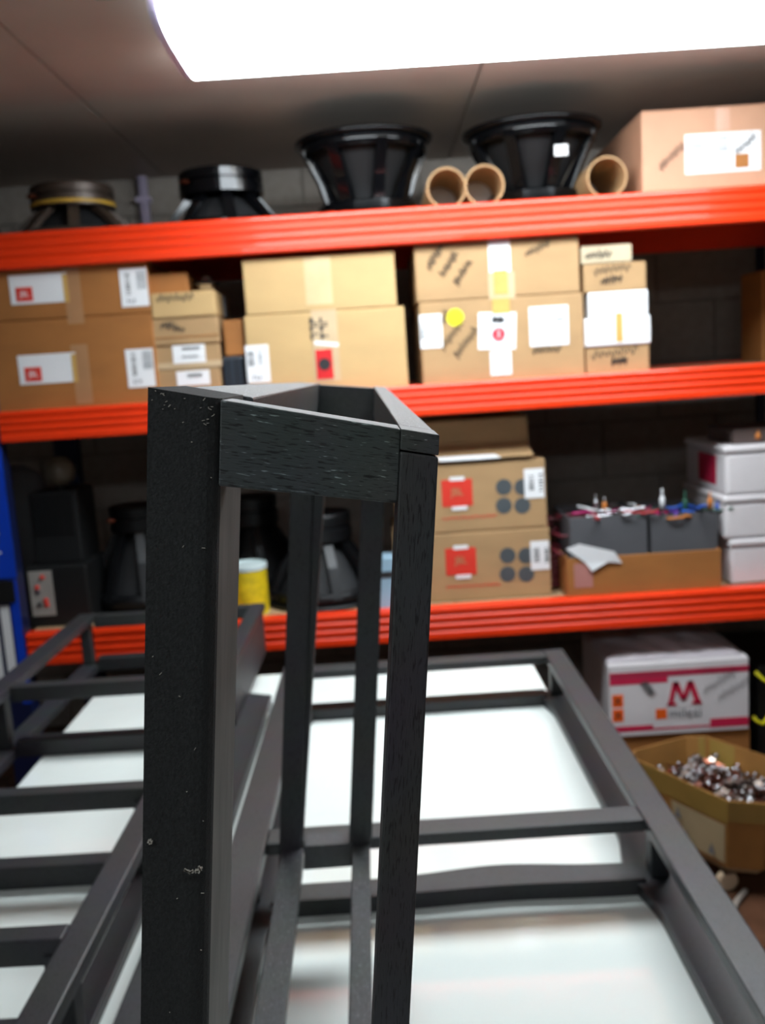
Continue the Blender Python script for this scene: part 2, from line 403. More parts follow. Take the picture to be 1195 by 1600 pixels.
# ------------------------------------------------------------------ rack
RY = 3.0; RD = .80
def zy(x, y, Y=RY): return PY(x, y, Y).z
BT = [zy(600, 325), zy(600, 605), zy(600, 955)]          # beam tops
BH = [.112, .10, .112]
SH = [b-.006 for b in BT]                                   # shelf board tops
XL = PY(22, 850, RY).x; XR = 1.75
rk = thing('pallet_rack', 'orange and blue pallet rack with three loaded chipboard shelves', 'rack', ((XL+XR)/2, RY, 0))
for k in range(3):
    zt = BT[k]; h = BH[k]
    for front in (1, 0):
        y = RY if front else RY+RD
        s = -1 if front else 1
        # box beam with two shallow pressed grooves
        pr = [(.004, 0), (0, .03), (-.0002, .14)]
        for q0 in (.20, .44, .68):
            for i in range(9):
                q = i/8; pr.append((.0045*math.sin(math.pi*q)**2, q0+.16*q))
        pr += [(0, .90), (.0008, .94), (.003, .975), (.007, .993), (.012, 1), (.045, 1), (.045, 0)]
        pts = [(y - s*a, zt-h+b*h) for a, b in pr]
        v, fc = prismx(pts, XL, XR); o = raw('beam', v, fc, BEAM, rk)
        if front:
            for xx in ((150, 600, 985) if k == 0 else (620, 1100)):
                c = PY(xx, 345, RY)
                for q in (.32, .70):
                    v, fc = lathe([(0, -.003), (.006, -.002), (.007, 0)], (c.x, RY+.006, zt-h+q*h), 10, 'Y')
                    raw('rivet', v, fc, BEAM, o)
    # shelf boards resting inside
    x = XL
    while x < XR-.01:
        x1 = min(x+.72, XR)
        box('shelf_board', x+.0015, x1-.0015, RY+.012, RY+RD-.012, SH[k]-.018, SH[k], BOARD, rk, .001); x = x1
for x0 in (XL-.095, XR):
    for y in (RY-.01, RY+RD-.06):
        box('upright', x0, x0+.09, y, y+.07, 0, 2.2, BLUE, rk, .004)
# far bay upright visible at the right of the second shelf
c = PY(1187, 480, RY+RD+.05)
box('rear_brace', c.x-.008, c.x+.022, RY+RD+.05, RY+RD+.08, 1.0, 2.0, BLUE, rk, .003)
# stickers and straps on the left upright
def pl(name, parent, x0, y0, x1, y1, Y, mtl, th=.0012, ry=0):
    """flat piece on a face at depth Y given by its picture extents"""
    yc = (y0+y1)/2; xc = (x0+x1)/2
    a = PY(x0, yc, Y).x; b = PY(x1, yc, Y).x; zt = PY(xc, y0, Y).z; zb = PY(xc, y1, Y).z
    c = Vector(((a+b)/2, Y-th/2, (zt+zb)/2)); hw, hh = (b-a)/2, (zt-zb)/2
    vs = []
    for yy in (-th/2, th/2):
        for sx, sz in ((-1, -1), (1, -1), (1, 1), (-1, 1)):
            X, Z = sx*hw, sz*hh; vs.append(c+Vector((X*math.cos(ry)+Z*math.sin(ry), yy, -X*math.sin(ry)+Z*math.cos(ry))))
    o = raw(name, vs, BF, mtl, parent); return o
o = pl('sticker', rk, -34, 700, 0+14, 905, RY-.0105, mat('blue_sticker', rgb(10, 62, 190), .35)); o['label'] = 'blue sticker with white lettering'
ctr = PY(1, 852, RY-.012); text('lettering', 'r\nr', ctr+Vector((-.012, -.001, 0)), .062, PAPER, o)
o = pl('edge_strip', rk, 24, 905, 38, 1100, RY-.0105, mat('blue_sticker', (0,0,0,1))); o['label'] = 'bright blue edge strip'
pl('collar', rk, -30, 908, 24, 942, RY-.0105, BLK, .01)
pl('white_strip', rk, 8, 946, 22, 1080, RY-.0105, PAPER)
pl('white_strip', rk, -14, 946, 1, 1080, RY-.0105, PAPER)

# ------------------------------------------------------------------ loudspeakers
def speaker(label, cx, cy, zbase, R, H, rm, hm, down, shiny=BLACKM, accent=None, group='large bare loudspeakers on the top shelf'):
    """down=True: face down, magnet on top"""
    t = thing('loudspeaker', label, 'loudspeaker', (cx, cy, zbase), group)
    def tr(pr): return [(r_, (h if down else H-h)) for r_, h in pr]
    c = (cx, cy, zbase)
    v, fc = lathe(tr([(R*.86, 0), (R, 0), (R, .008), (R*.985, .014), (R*.9, .016), (R*.86, .012)]), c, 48, closed=True); raw('flange', v, fc, shiny, t, smooth=True)
    hb = H-hm
    v, fc = lathe(tr([(R*.86, .004), (R*.80, .02), (R*.45, hb*.72), (rm*.55, hb*.9)]), c, 40); raw('cone', v, fc, CONE, t, smooth=True)
    v, fc = lathe(tr([(R*.93, .012), (R*.90, hb*.22), (R*.86, hb*.25), (R*.86, .012)]), c, 40, closed=True); raw('basket_ring', v, fc, shiny, t, smooth=True)
    for k in range(8):
        a = 2*math.pi*(k+.35)/8; ca, sa = math.cos(a), math.sin(a); vs = []
        for r_, h in tr([(R*.93, hb*.12), (R*.82, hb*.2), (rm*.72, hb*.97), (rm*1.0, hb*.99)]):
            pass
        P = tr([(R*.94, hb*.16), (R*.72, hb*.62), (rm*.85, hb*.98), (rm*.60, hb*.98), (R*.62, hb*.58), (R*.85, hb*.12)])
        wd = R*.075
        for s in (-1, 1):
            for r_, h in P: vs.append(Vector(c)+Vector((r_*ca-s*wd*sa, r_*sa+s*wd*ca, h)))
        n = len(P); fs = [tuple(range(n)), tuple(range(2*n-1, n-1, -1))]+[(i, (i+1) % n, n+(i+1) % n, n+i) for i in range(n)]
        raw('basket_spoke', vs, fs, shiny, t)
    v, fc = lathe(tr([(0, hb*.96), (rm*.96, hb*.96), (rm, hb*.98), (rm, hb+hm*.42), (rm*.93, hb+hm*.46), (rm*.93, hb+hm*.54), (rm*.99, hb+hm*.58), (rm*.99, H-.006), (rm*.95, H), (0, H)]), c, 48)
    raw('magnet', v, fc, shiny, t, smooth=False)
    if accent:
        v, fc = lathe(tr([(rm*1.005, hb+hm*.03), (rm*1.015, hb+hm*.08), (rm*1.015, hb+hm*.16), (rm*1.005, hb+hm*.2)]), c, 40); raw('yellow_band', v, fc, accent, t)
    # terminals
    a = -2.4
    for d in (0, .12):
        p = Vector((cx+rm*.99*math.cos(a+d), cy+rm*.99*math.sin(a+d), zbase+(H-hm*.55 if down else hm*.55)))
        v, fc = tube([p, p+Vector((math.cos(a)*.02, math.sin(a)*.02, 0))], .007, 8); raw('terminal', v, fc, COPPER, t)
    return t
Z1 = SH[0]
def spk_px(label, x0, x1, ytop, Y, rm_px, hm, down, **kw):
    xc = (x0+x1)/2; R = (PY(x1, ytop+30, Y).x-PY(x0, ytop+30, Y).x)/2; cx = PY(xc, ytop+30, Y).x
    H = PY(xc, ytop, Y).z-kw.pop('z', Z1); rm = rm_px/2*Y/f_px
    return speaker(label, cx, Y, kw.pop('zb', Z1), R, H, rm, hm, down, **kw)
YB = mat('yellow_band', rgb(190, 150, 50), .5)
BROWNM = mat('brownish_magnet', rgb(70, 58, 50), .4, .3, var=.2)
spk_px('face-down loudspeaker with dull brown magnet and yellow band on the top shelf', 8, 222, 294, 3.28, 122, .07, True, shiny=BROWNM, accent=YB)
spk_px('face-down loudspeaker with glossy black magnet on the top shelf', 245, 448, 271, 3.28, 126, .075, True, shiny=BLACKG)
spk_px('face-up loudspeaker with magnet below, left of the two cardboard tubes', 462, 678, 222, 3.30, 150, .055, False, shiny=BLACKG)
spk_px('face-up loudspeaker with a small white tag, right of the two cardboard tubes', 722, 940, 205, 3.30, 140, .055, False, shiny=BLACKG)
spk_px('loudspeaker at the far left end of the top shelf, mostly out of frame', -150, 12, 292, 3.6, 90, .07, True, shiny=BLACKM)
sp4 = [o for o in bpy.data.objects if o.get('label', '').startswith('face-up loudspeaker with a small')][0]
pl('white_tag', sp4, 866, 226, 887, 243, 3.07, PAPER); 
def label_on(parent, name, x0, y0, x1, y1, Y, mtl=PAPER, ry=0, label=None):
    o = pl(name, parent, x0, y0, x1, y1, Y, mtl, ry=ry)
    if label: o['label'] = label
    return o
# cardboard tubes
def cyl(name, label, xc, yc, dpx, Y, L, group):
    r_ = dpx/2*Y/f_px; c = PY(xc, yc, Y); c.z = Z1+r_
    t = thing(name, label, 'tube', (c.x, Y, Z1), group)
    v, fc = lathe([(r_, 0), (r_, L), (r_-.006, L), (r_-.006, 0)], c, 36, 'Y', closed=True)
    raw('tube_wall', v, fc, CARD, t, smooth=False)
    v, fc = lathe([(0, L*.6), (r_-.0065, L*.6), (r_-.0065, L*.6+.01), (0, L*.6+.01)], c, 30, 'Y'); raw('end_plug', v, fc, PAPER, t)
    return t
cyl('cardboard_tube', 'cardboard tube end, left of the touching pair on the top shelf', 697, 283, 60, 3.05, .5, 'cardboard tubes on the top shelf')
cyl('cardboard_tube', 'cardboard tube end, right of the touching pair on the top shelf', 756.5, 280, 60, 3.045, .42, 'cardboard tubes on the top shelf')
cyl('cardboard_tube', 'single cardboard tube end beside the big carton on the top shelf', 948, 267, 61, 3.05, .6, 'cardboard tubes on the top shelf')

# ------------------------------------------------------------------ cartons
def carton(name, label, x0, x1, ytop, Y, D, zb, mtl, group=None, cat='box', rz=0, ybot=None, bevel=.004, seam=True):
    """front face at depth Y, standing at height zb"""
    ym = ytop+40; xa = PY(x0, ym, Y).x; xb = PY(x1, ym, Y).x; zt = PY((x0+x1)/2, ytop, Y).z
    if zt-zb < .01: zt = zb+.03
    t = thing(name, label, cat, ((xa+xb)/2, Y+D/2, zb), group)
    box('body', xa, xb, Y, Y+D, zb+.0005, zt, mtl, t, bevel)
    if seam:
        box('top_flap', xa+.003, xb-.003, Y+.003, Y+D/2-.001, zt, zt+.003, mtl, t, .001)
        box('top_flap', xa+.003, xb-.003, Y+D/2+.001, Y+D-.003, zt, zt+.003, mtl, t, .001)
    t['zt'] = zt+(.0035 if seam else 0); t['y'] = Y
    return t
def barcode(parent, x0, y0, x1, y1, Y, name='barcode', vertical=True, n=9, mtl=INK):
    a = PY(x0, (y0+y1)/2, Y); b = PY(x1, (y0+y1)/2, Y); zt = PY((x0+x1)/2, y0, Y).z; zb = PY((x0+x1)/2, y1, Y).z
    parts = []
    for i in range(n):
        q = (i+random.uniform(.1, .4))/n; wd = random.uniform(.25, .6)/n
        if vertical: parts.append((boxv(a.x, b.x, Y-.0006, Y, zb+(zt-zb)*q, zb+(zt-zb)*(q+wd)), BF))
        else: parts.append((boxv(a.x+(b.x-a.x)*q, a.x+(b.x-a.x)*(q+wd), Y-.0006, Y, zb, zt), BF))
    v, fc = merge(parts); return raw(name, v, fc, mtl, parent)
def scribble(parent, x0, y0, x1, y1, Y, rows=1, name='handwriting', mtl=INK, r_=.0019):
    parts = []
    for k in range(rows):
        n = 26; pts = []
        ox = (k-(rows-1)/2)*22
        for i in range(n+1):
            q = i/n; x = x0+(x1-x0)*q+ox; y = y0+(y1-y0)*q+ox*.55
            amp = 9*math.sin(i*1.7+k)*(.4+.6*random.random())
            L_ = math.hypot(x1-x0, y1-y0); nx, ny = -(y1-y0)/L_, (x1-x0)/L_
            p = PY(x+nx*amp, y+ny*amp, Y-.001); pts.append(p)
        parts.append(tube(pts, r_, 4))
    v, fc = merge(parts); o = raw(name, v, fc, mtl, parent); return o
def marks(parent, c, wd, ht, rows, cols, material, name='printed_marks'):
    """print too blurred to read: rows of short upright strokes"""
    parts = []; cw_, rh_ = wd/cols, ht/rows
    for r_ in range(rows):
        for k in range(cols):
            x = c.x-wd/2+(k+.1)*cw_; z_ = c.z-ht/2+(r_+.12)*rh_; a = cw_*random.uniform(.2, .35); h_ = rh_*.76
            parts.append((boxv(x, x+a, c.y-.0004, c.y+.0004, z_, z_+h_), BF))
            q = random.choice((0, .4, .8)); parts.append((boxv(x+a, x+cw_*.8, c.y-.0004, c.y+.0004, z_+h_*q, z_+h_*(q+.2)), BF))
    v, fc = merge(parts); return raw(name, v, fc, material, parent)
Z2 = SH[1]; YF = 3.035
# --- left pair with white labels
def left_carton(label, x1, ytop, zb, lx, ly, bx, by):
    t = carton('cardboard_carton', label, -150, x1, ytop, YF, .5, zb, CARD_DARK, 'wide brown cartons at the left of the second shelf')
    zt = PY(0, ytop, YF)
    pl('tape', t, lx+86, ly-15, lx+112, ly+78, YF-.0004, mat('faint_tape', rgb(166, 122, 86), .35), .0006)
    L_ = label_on(t, 'label', lx, ly, lx+91, ly+46, YF-.001, PAPER, label='white label with a red square logo')
    pl('red_square', L_, lx+10, ly+21, lx+36, ly+43, YF-.0024, RED)
    c = PY(lx+23, ly+32, YF-.004); text('lettering', 'JBL', c, .026, PAPER, L_, sx=.9)
    pl('tape_edge', L_, lx+84, ly+0, lx+91, ly+44, YF-.0024, TAPE_Y, .0008)
    B_ = label_on(t, 'barcode_label', bx, by, bx+43, by+60, YF-.001, PAPER, label='white shipping label with barcodes')
    barcode(B_, bx+8, by+6, bx+15, by+42, YF-.0024); barcode(B_, bx+25, by+4, bx+40, by+32, YF-.0024, n=12, mtl=INKG)
    c = PY(bx+18, by+51, YF-.003); marks(B_, c, .03, .016, 1, 3, INKG)
    return t
a = left_carton('wide brown carton with red-and-white label, bottom of the left pair', 242, 502, Z2, 29, 553, 198, 545)
left_carton('wide brown carton with red-and-white label, on top of the left pair', 233, 418, a['zt'], 15, 428, 188, 419)
# --- small stack
G = 'slim cartons stacked beside the left pair'
a = carton('slim_carton', 'slim carton with white label, lowest of the slim stack', 243, 347, 577, YF+.01, .3, Z2, CARD, G)
L_ = label_on(a, 'label', 276, 579, 328, 602, YF+.009); barcode(L_, 292, 583, 316, 590, YF+.0076, n=5)
a2 = carton('slim_carton', 'slim carton with white label and pale taped edge, second lowest of the slim stack', 243, 346, 540, YF+.01, .3, a['zt'], CARD, G)
L_ = label_on(a2, 'label', 270, 539, 321, 567, YF+.009); barcode(L_, 284, 542, 312, 547, YF+.0076, n=4); barcode(L_, 284, 555, 310, 559, YF+.0076, n=4, mtl=INKG)
pl('tape', a2, 245, 565, 347, 575, YF+.0095, TAPE, .0008)
a3 = carton('slim_carton', 'slim tan carton with faint handwriting, third from the bottom of the slim stack', 239, 343, 497, YF+.005, .3, a2['zt'], CARD, G)
scribble(a3, 252, 506, 288, 516, YF+.005, 1); pl('printed_line', a3, 242, 525, 342, 527, YF+.004, CARD_DARK, .0008)
a4 = carton('slim_carton', 'slim tan carton with a line of print, topmost full-width one of the slim stack', 238, 338, 457, YF, .3, a3['zt'], CARD_PALE, G)
scribble(a4, 245, 467, 302, 464, YF, 1)
a5 = carton('slim_carton', 'short dark brown carton in shadow on top of the slim stack', 236, 295, 428, YF+.03, .2, a4['zt'], CARD_DARK, G)
# chrome driver
c = PY(322, 442, YF+.08); t = thing('chrome_dome', 'small shiny chrome dome on top of the slim cartons', 'metal part', (c.x, YF+.08, a4['zt']))
zz = a4['zt']
v, fc = lathe([(0, 0), (.026, 0), (.026, .02), (.040, .024), (.040, .030), (.02, .036), (.02, .045), (.012, .052), (0, .055)], (c.x, YF+.08, zz), 32); raw('dome', v, fc, CHROME, t, smooth=True)
v, fc = lathe([(.041, .022), (.045, .026), (.041, .031)], (c.x, YF+.08, zz), 32); raw('rim', v, fc, BLACKM, t)
# narrow items
a = carton('bottle_pack', 'dark blue-black pack between the slim stack and the pale cartons', 349, 384, 556, YF+.02, .12, Z2, mat('dark_blue_plastic', rgb(40, 48, 58), .4), None, 'pack', seam=False, bevel=.01)
for xx in (357, 369, 380): 
    o = pl('groove', a, xx, 560, xx+2, 603, YF+.0195, BLK, .001)
carton('small_carton', 'small narrow brown carton on the dark pack', 351, 381, 501, YF+.02, .12, a['zt'], CARD_DARK)
a_ = carton('silver_tin', 'grey tin standing half hidden behind the slim stack', 338, 354, 462, YF+.16, .06, a3['zt'], DGREY, None, 'tin', seam=False)

# --- pale pair
G = 'large cartons on the second shelf'
a = carton('cardboard_carton', 'large pale carton with black and red printed tape, lower one in the middle', 383, 634, 487, YF, .5, Z2, CARD_PALE, G)
T_ = label_on(a, 'printed_tape', 489, 484, 529, 596, YF-.0006, TAPE, label='clear tape printed with black letters and a red stripe')
c = PY(500, 510, YF-.003); marks(T_, c+Vector((-.004, 0, -.006)), .064, .074, 3, 2, INK)
pl('red_stripe', T_, 494, 546, 520, 592, YF-.0022, mat('tape_red', rgb(205, 36, 40), .4))
v, fc = lathe([(0, -.001), (.019, -.001), (.019, 0)], PY(507, 569, YF-.004), 24, 'Y'); raw('black_dot', v, fc, INK, T_)
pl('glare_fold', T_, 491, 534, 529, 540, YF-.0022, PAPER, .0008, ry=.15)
B_ = label_on(a, 'barcode_label', 385, 539, 421, 598, YF-.001); barcode(B_, 387, 549, 397, 572, YF-.0024); barcode(B_, 403, 545, 410, 570, YF-.0024, n=7, mtl=INKG)
c = PY(403, 590, YF-.003); marks(B_, c, .035, .018, 1, 3, INKG)
a2 = carton('cardboard_carton', 'large plain carton with wide faint tape, upper one in the middle', 380, 618, 400, YF, .5, a['zt'], CARD_PALE, G)
pl('tape', a2, 476, 402, 518, 476, YF-.0004, mat('faint_tape2', rgb(204, 176, 134), .3), .0006)
# --- right pair with handwriting
a = carton('cardboard_carton', 'large carton with yellow dot and three white papers, lower one right of the dark gap', 656, 912, 466, YF, .5, Z2, CARD, G)
label_o = label_on(a, 'label', 656, 491, 691, 544, YF-.001); barcode(label_o, 657, 505, 664, 530, YF-.0024, n=7); barcode(label_o, 677, 505, 682, 530, YF-.0024, n=5, mtl=INKG)
v, fc = lathe([(0, -.001), (.0275, -.001), (.0275, 0)], PY(711, 496, YF-.0005), 32, 'Y'); o = raw('yellow_dot', v, fc, YEL, a)
L_ = label_on(a, 'label', 747, 488, 806, 546, YF-.0010, PAPER, ry=math.radians(3), label='white paper with a red round stamp')
v, fc = lathe([(0, -.001), (.021, -.001), (.021, 0)], PY(779, 522, YF-.004), 28, 'Y'); o = raw('red_stamp', v, fc, mat('red_stamp', rgb(226, 40, 60), .5), L_)
text('lettering', '2', PY(779, 522, YF-.006), .03, PAPER, L_)
scribble(L_, 768, 500, 788, 500, YF-.002, 1)
L_ = label_on(a, 'label', 827, 478, 888, 540, YF-.001, PAPER, label='white printed sheet')
for yy, x0, x1 in ((489, 868, 884), (496, 868, 884), (500, 840, 880), (524, 850, 862)): pl('print_line', L_, x0, yy, x1, yy+2, YF-.0024, INKG, .0008)
pl('tape', a, 769, 466, 796, 490, YF-.0026, TAPE_Y, .0008); o = pl('tape', a, 766, 548, 799, 586, YF-.001, PAPER); 
marks(o, PY(784, 568, YF-.003), .03, .05, 3, 2, INKG)
scribble(a, 690, 545, 722, 500, YF, 3); scribble(a, 832, 548, 876, 545, YF, 1)
a2 = carton('cardboard_carton', 'large carton with slanting handwriting and taped seam, upper one right of the dark gap', 648, 905, 376, YF, .5, a['zt'], CARD, G)
pl('tape', a2, 763, 375, 797, 425, YF-.0008, PAPER, .001); pl('tape', a2, 763, 425, 804, 468, YF-.0006, TAPE, .0008); pl('tape', a2, 771, 422, 793, 460, YF-.0018, TAPE_Y, .0008)
scribble(a2, 690, 432, 712, 395, YF, 3); scribble(a2, 820, 398, 858, 378, YF, 1)
# --- right slim stack
G = 'slim boxes right of the large handwritten cartons'
a = carton('slim_carton', 'slim brown carton with handwriting at the bottom of the right slim stack', 916, 1015, 541, YF+.01, .3, Z2, CARD, G)
scribble(a, 924, 556, 996, 545, YF+.01, 1); scribble(a, 955, 566, 980, 562, YF+.01, 1)
L1_ = carton('white_box', 'wide white box with a dangling tape strip, in the right slim stack', 914, 1017, 495, YF+.003, .3, a['zt'], PAPER, G, seam=False)
pl('tape', L1_, 962, 489, 973, 534, YF+.002, TAPE_Y, .0008)
L2_ = carton('white_box', 'narrower white box on the wide white one', 920, 1013, 455, YF+.008, .3, L1_['zt'], PAPER, G, seam=False)
a = carton('slim_carton', 'worn orange-brown carton on the white boxes', 912, 1010, 412, YF+.01, .3, L2_['zt'], CARD, G)
scribble(a, 928, 424, 985, 416, YF+.01, 1); scribble(a, 938, 440, 972, 434, YF+.01, 1)
a = carton('slim_carton', 'pale beige carton on top of the right slim stack', 908, 988, 384, YF+.01, .3, a['zt'], mat('beige_card', rgb(184, 168, 140), .7), G)
scribble(a, 914, 400, 955, 396, YF+.01, 1)
# brownish crate beyond the right end
carton('brown_crate', 'orange-brown crate at the right edge of the second shelf', 1190, 1290, 420, RY+.55, .2, Z2, CARD_DARK, None, 'crate')
# --- big carton on top shelf
a = carton('cardboard_carton', 'big carton with a torn white shipping label at the right of the top shelf', 1002, 1290, 166, 3.03, .7, Z1, mat('cardboard_rosy', rgb(186, 140, 112), .7, var=.06), None)
L_ = label_on(a, 'shipping_label', 1070, 207, 1188, 269, 3.029, PAPER, label='torn white shipping label with barcodes')
barcode(L_, 1076, 215, 1098, 252, 3.0276, n=14); barcode(L_, 1121, 211, 1138, 238, 3.0276, n=10, mtl=INKG)
scribble(L_, 1148, 240, 1180, 212, 3.028, 1, mtl=INK)
pl('torn_hole', L_, 1148, 240, 1170, 262, 3.0276, CARD_DARK, .001); 
scribble(a, 1030, 262, 1068, 226, 3.03, 1)
pl('tape', a, 1118, 168, 1140, 204, 3.0292, mat('faint_tape3', rgb(196, 150, 126), .3), .0006)

# ------------------------------------------------------------------ third shelf
Z3 = SH[2]
def jblc(label, x0, x1, ytop, zb, Y, bx, group):
    t = carton('printed_carton', label, x0-70, x1, ytop, Y, .42, zb, CARD, group)
    y0 = ytop
    o = pl('logo_square', t, bx, y0+24, bx+48, y0+66, Y-.0006, RED); o['label'] = 'red square logo'
    pl('white_bar', t, bx+12, y0+20, bx+35, y0+26, Y-.002, PAPER, .001); pl('white_bar', t, bx+16, y0+66, bx+40, y0+72, Y-.002, PAPER, .001)
    text('lettering', 'JBL', PY(bx+24, y0+44, Y-.003), .036, CARD, o, sx=.9)
    c0_ = (bx+97, y0+36)
    for dx in (0, 29):
        for dy in (0, 29):
            v, fc = lathe([(0, -.0008), (.0275, -.0008), (.0275, 0)], PY(c0_[0]+dx, c0_[1]+dy, Y-.0004), 28, 'Y'); raw('grey_disc', v, fc, mat('disc_print', rgb(72, 78, 82), .6), t)
    c = PY(bx+44, y0+83, Y-.001); marks(t, c, .185, .013, 1, 18, RED)
    return t
G = 'printed loudspeaker cartons on the third shelf'
YJ = 3.09
a = jblc('printed carton with four grey discs and red square, lower of the two', 686, 860, 832, Z3, YJ, 696, G)
B_ = label_on(a, 'barcode_label', 829, 845, 858, 890, YJ-.0016); barcode(B_, 834, 856, 843, 878, YJ-.003, n=6); barcode(B_, 851, 854, 857, 880, YJ-.003, n=6)
b_ = jblc('printed carton with four grey discs and red square, upper of the two', 686, 853, 725, a['zt'], YJ, 690, G)
B_ = label_on(b_, 'barcode_label', 819, 732, 850, 778, YJ-.0016); barcode(B_, 826, 742, 834, 766, YJ-.003, n=6); barcode(B_, 842, 740, 848, 768, YJ-.003, n=6)
t = carton('open_carton', 'shadowed carton with a lifted flap on the printed cartons', 640, 826, 655, YJ+.05, .35, b_['zt'], CARD, None, seam=False)
c1 = PY(640, 700, YJ); c2 = PY(832, 700, YJ); zf = b_['zt']
vs = [(c1.x, YJ+.05, zf+.05), (c2.x-.01, YJ+.05, zf+.05), (c2.x, YJ-.01, zf+.012), (c1.x, YJ-.01, zf+.012)]
vs += [tuple(Vector(v)+Vector((0, 0, .004))) for v in vs]; raw('flap', vs, BF, CARD, t)
vs = [(c1.x+.08, YJ+.0, zf+.022), (c1.x+.28, YJ+.0, zf+.022), (c1.x+.3, YJ-.012, zf+.012), (c1.x+.1, YJ-.012, zf+.012)]
vs += [tuple(Vector(v)+Vector((0, 0, .003))) for v in vs]; raw('tape', vs, BF, PAPER, t)

# big open tray carton with two bins
YO = 3.03
xa = PY(886, 900, YO).x; xb = PY(1127, 900, YO).x; zt = PY(1000, 866, YO).z
t = thing('open_tray_carton', 'low open brown carton holding two grey bins on the third shelf', 'box', ((xa+xb)/2, 3.25, Z3))
w_ = .006; dx = .02
def panel(name, pts, mtl, parent): # pts bottom quad outline pairs
    return raw(name, pts, BF, mtl, parent)
yb = YO+.42
box('base', xa, xb, YO, yb, Z3+.0005, Z3+.008, CARD_DARK, t)
box('side_panel', xa, xb, YO, YO+w_, Z3+.008, zt, CARD_DARK, t, .002)
box('side_panel', xa, xa+w_, YO+w_, yb-w_, Z3+.008, zt+.004, CARD_DARK, t, .002)
box('side_panel', xb-w_, xb, YO+w_, yb-w_, Z3+.008, zt, CARD_DARK, t, .002)
box('side_panel', xa, xb, yb-w_, yb, Z3+.008, zt, CARD_DARK, t, .002)
pl('pink_label', t, 897, 880, 926, 918, YO-.0004, mat('pink_print', rgb(176, 120, 112), .6), .0008)
# white paper draped on the corner
pts = [(884, 858), (905, 850), (960, 862), (972, 880), (950, 878), (925, 893), (915, 880)]
P3 = [PY(x, y, YO-.006-.002*(i % 3)) for i, (x, y) in enumerate(pts)]; n = len(P3)
vs = P3+[p+Vector((0, .002, 0)) for p in P3]
fs = [tuple(range(n)), tuple(range(2*n-1, n-1, -1))]+[(i, (i+1) % n, n+(i+1) % n, n+i) for i in range(n)]
tag(raw('crumpled_paper', vs, fs, PAPER, None, origin=P3[3]), 'white torn paper hanging over the front left corner of the open carton', 'paper')
def bin_(label, x0, x1, ytop, Y, D):
    xa = PY(x0, 830, Y).x; xb = PY(x1, 830, Y).x; zt = PY((x0+x1)/2, ytop, Y).z; zb = Z3+.009
    t = thing('storage_bin', label, 'bin', ((xa+xb)/2, Y+D/2, zb), 'grey bins in the open carton')
    e = .004
    box('base', xa, xb, Y, Y+D, zb, zb+e, DGREY, t)
    box('front_wall', xa, xb, Y, Y+e, zb+e, zt, DGREY, t, .0015); box('back_wall', xa, xb, Y+D-e, Y+D, zb+e, zt, DGREY, t, .0015)
    box('end_wall', xa, xa+e, Y+e, Y+D-e, zb+e, zt, DGREY, t, .0015); box('end_wall', xb-e, xb, Y+e, Y+D-e, zb+e, zt, DGREY, t, .0015)
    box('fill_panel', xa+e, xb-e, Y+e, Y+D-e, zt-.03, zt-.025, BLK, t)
    return xa, xb, zt, Y, D
b1 = bin_('dark grey bin of silver and red parts, left in the open carton', 890, 1011, 806, YO+.03, .3)
b2 = bin_('dark grey bin of green and red leads, right in the open carton', 1017, 1121, 802, YO+.03, .3)
CC = [mat('lead_red', rgb(170, 24, 34), .45), mat('lead_magenta', rgb(190, 40, 110), .45), mat('lead_green', rgb(36, 84, 66), .5), BLK, CHROME, mat('lead_purple', rgb(96, 60, 150), .45), PAPER, mat('lead_orange', rgb(200, 120, 50), .5), mat('lead_blue', rgb(40, 90, 190), .4)]
def lead(x, y, z, s, mtl, group, label):
    a = random.uniform(0, 6.28); pts = []
    for i in range(9):
        a += random.uniform(-.9, .9); pts.append(Vector((x, y, z)))
        x += math.cos(a)*s*.012; y += math.sin(a)*s*.012; z += random.uniform(-.3, .35)*.012*s
    v, fc = tube(pts, .0032*s, 6); return tag(raw('wire_lead', v, fc, mtl, None, origin=pts[0], smooth=True), label, 'wire', group)
for i in range(26):
    xa, xb, zt, Y, D = b1 if i < 13 else b2
    pal = [4, 4, 4, 6, 0, 1, 3] if i < 13 else [2, 2, 1, 0, 5, 8, 7, 3]
    x = random.uniform(xa+.03, xb-.03)
    m_ = CC[pal[i % len(pal)]]
    lead(x, Y+random.uniform(.03, .14), zt-.012+random.uniform(0, .02), 1.4, m_, 'tangled leads in the left grey bin' if i < 13 else 'tangled leads in the right grey bin', 'short tangled lead heaped in the %s grey bin' % ('left' if i < 13 else 'right'))
def plug(x_, y_, Y, mtl, label, h=.05, tip=CHROME):
    c = PY(x_, y_, Y); t = thing('audio_plug', label, 'plug', (c.x, Y, c.z-h))
    v, fc = lathe([(0, 0), (.008, 0), (.009, h*.5), (.006, h*.62), (0, h*.62)], (c.x, Y, c.z-h), 12); raw('sleeve', v, fc, mtl, t, smooth=True)
    v, fc = lathe([(.003, h*.6), (.003, h*.95), (0, h)], (c.x, Y, c.z-h), 10); raw('pin', v, fc, tip, t, smooth=True)
plug(930, 772, YO+.1, CHROME, 'upright silver plug above the left grey bin'); plug(944, 776, YO+.12, CC[7], 'upright amber plug above the left grey bin')
plug(1034, 762, YO+.12, CC[6], 'tall pale plug standing in the right grey bin', .08, CC[6]); plug(1070, 766, YO+.12, CC[2], 'slim green plug standing in the right grey bin', .08, CC[2])
plug(1109, 768, YO+.08, CC[7], 'orange plug at the right end of the right grey bin', .06, CC[7]); plug(1121, 778, YO+.09, CC[8], 'blue plug beside the white boxes', .05, CC[8])
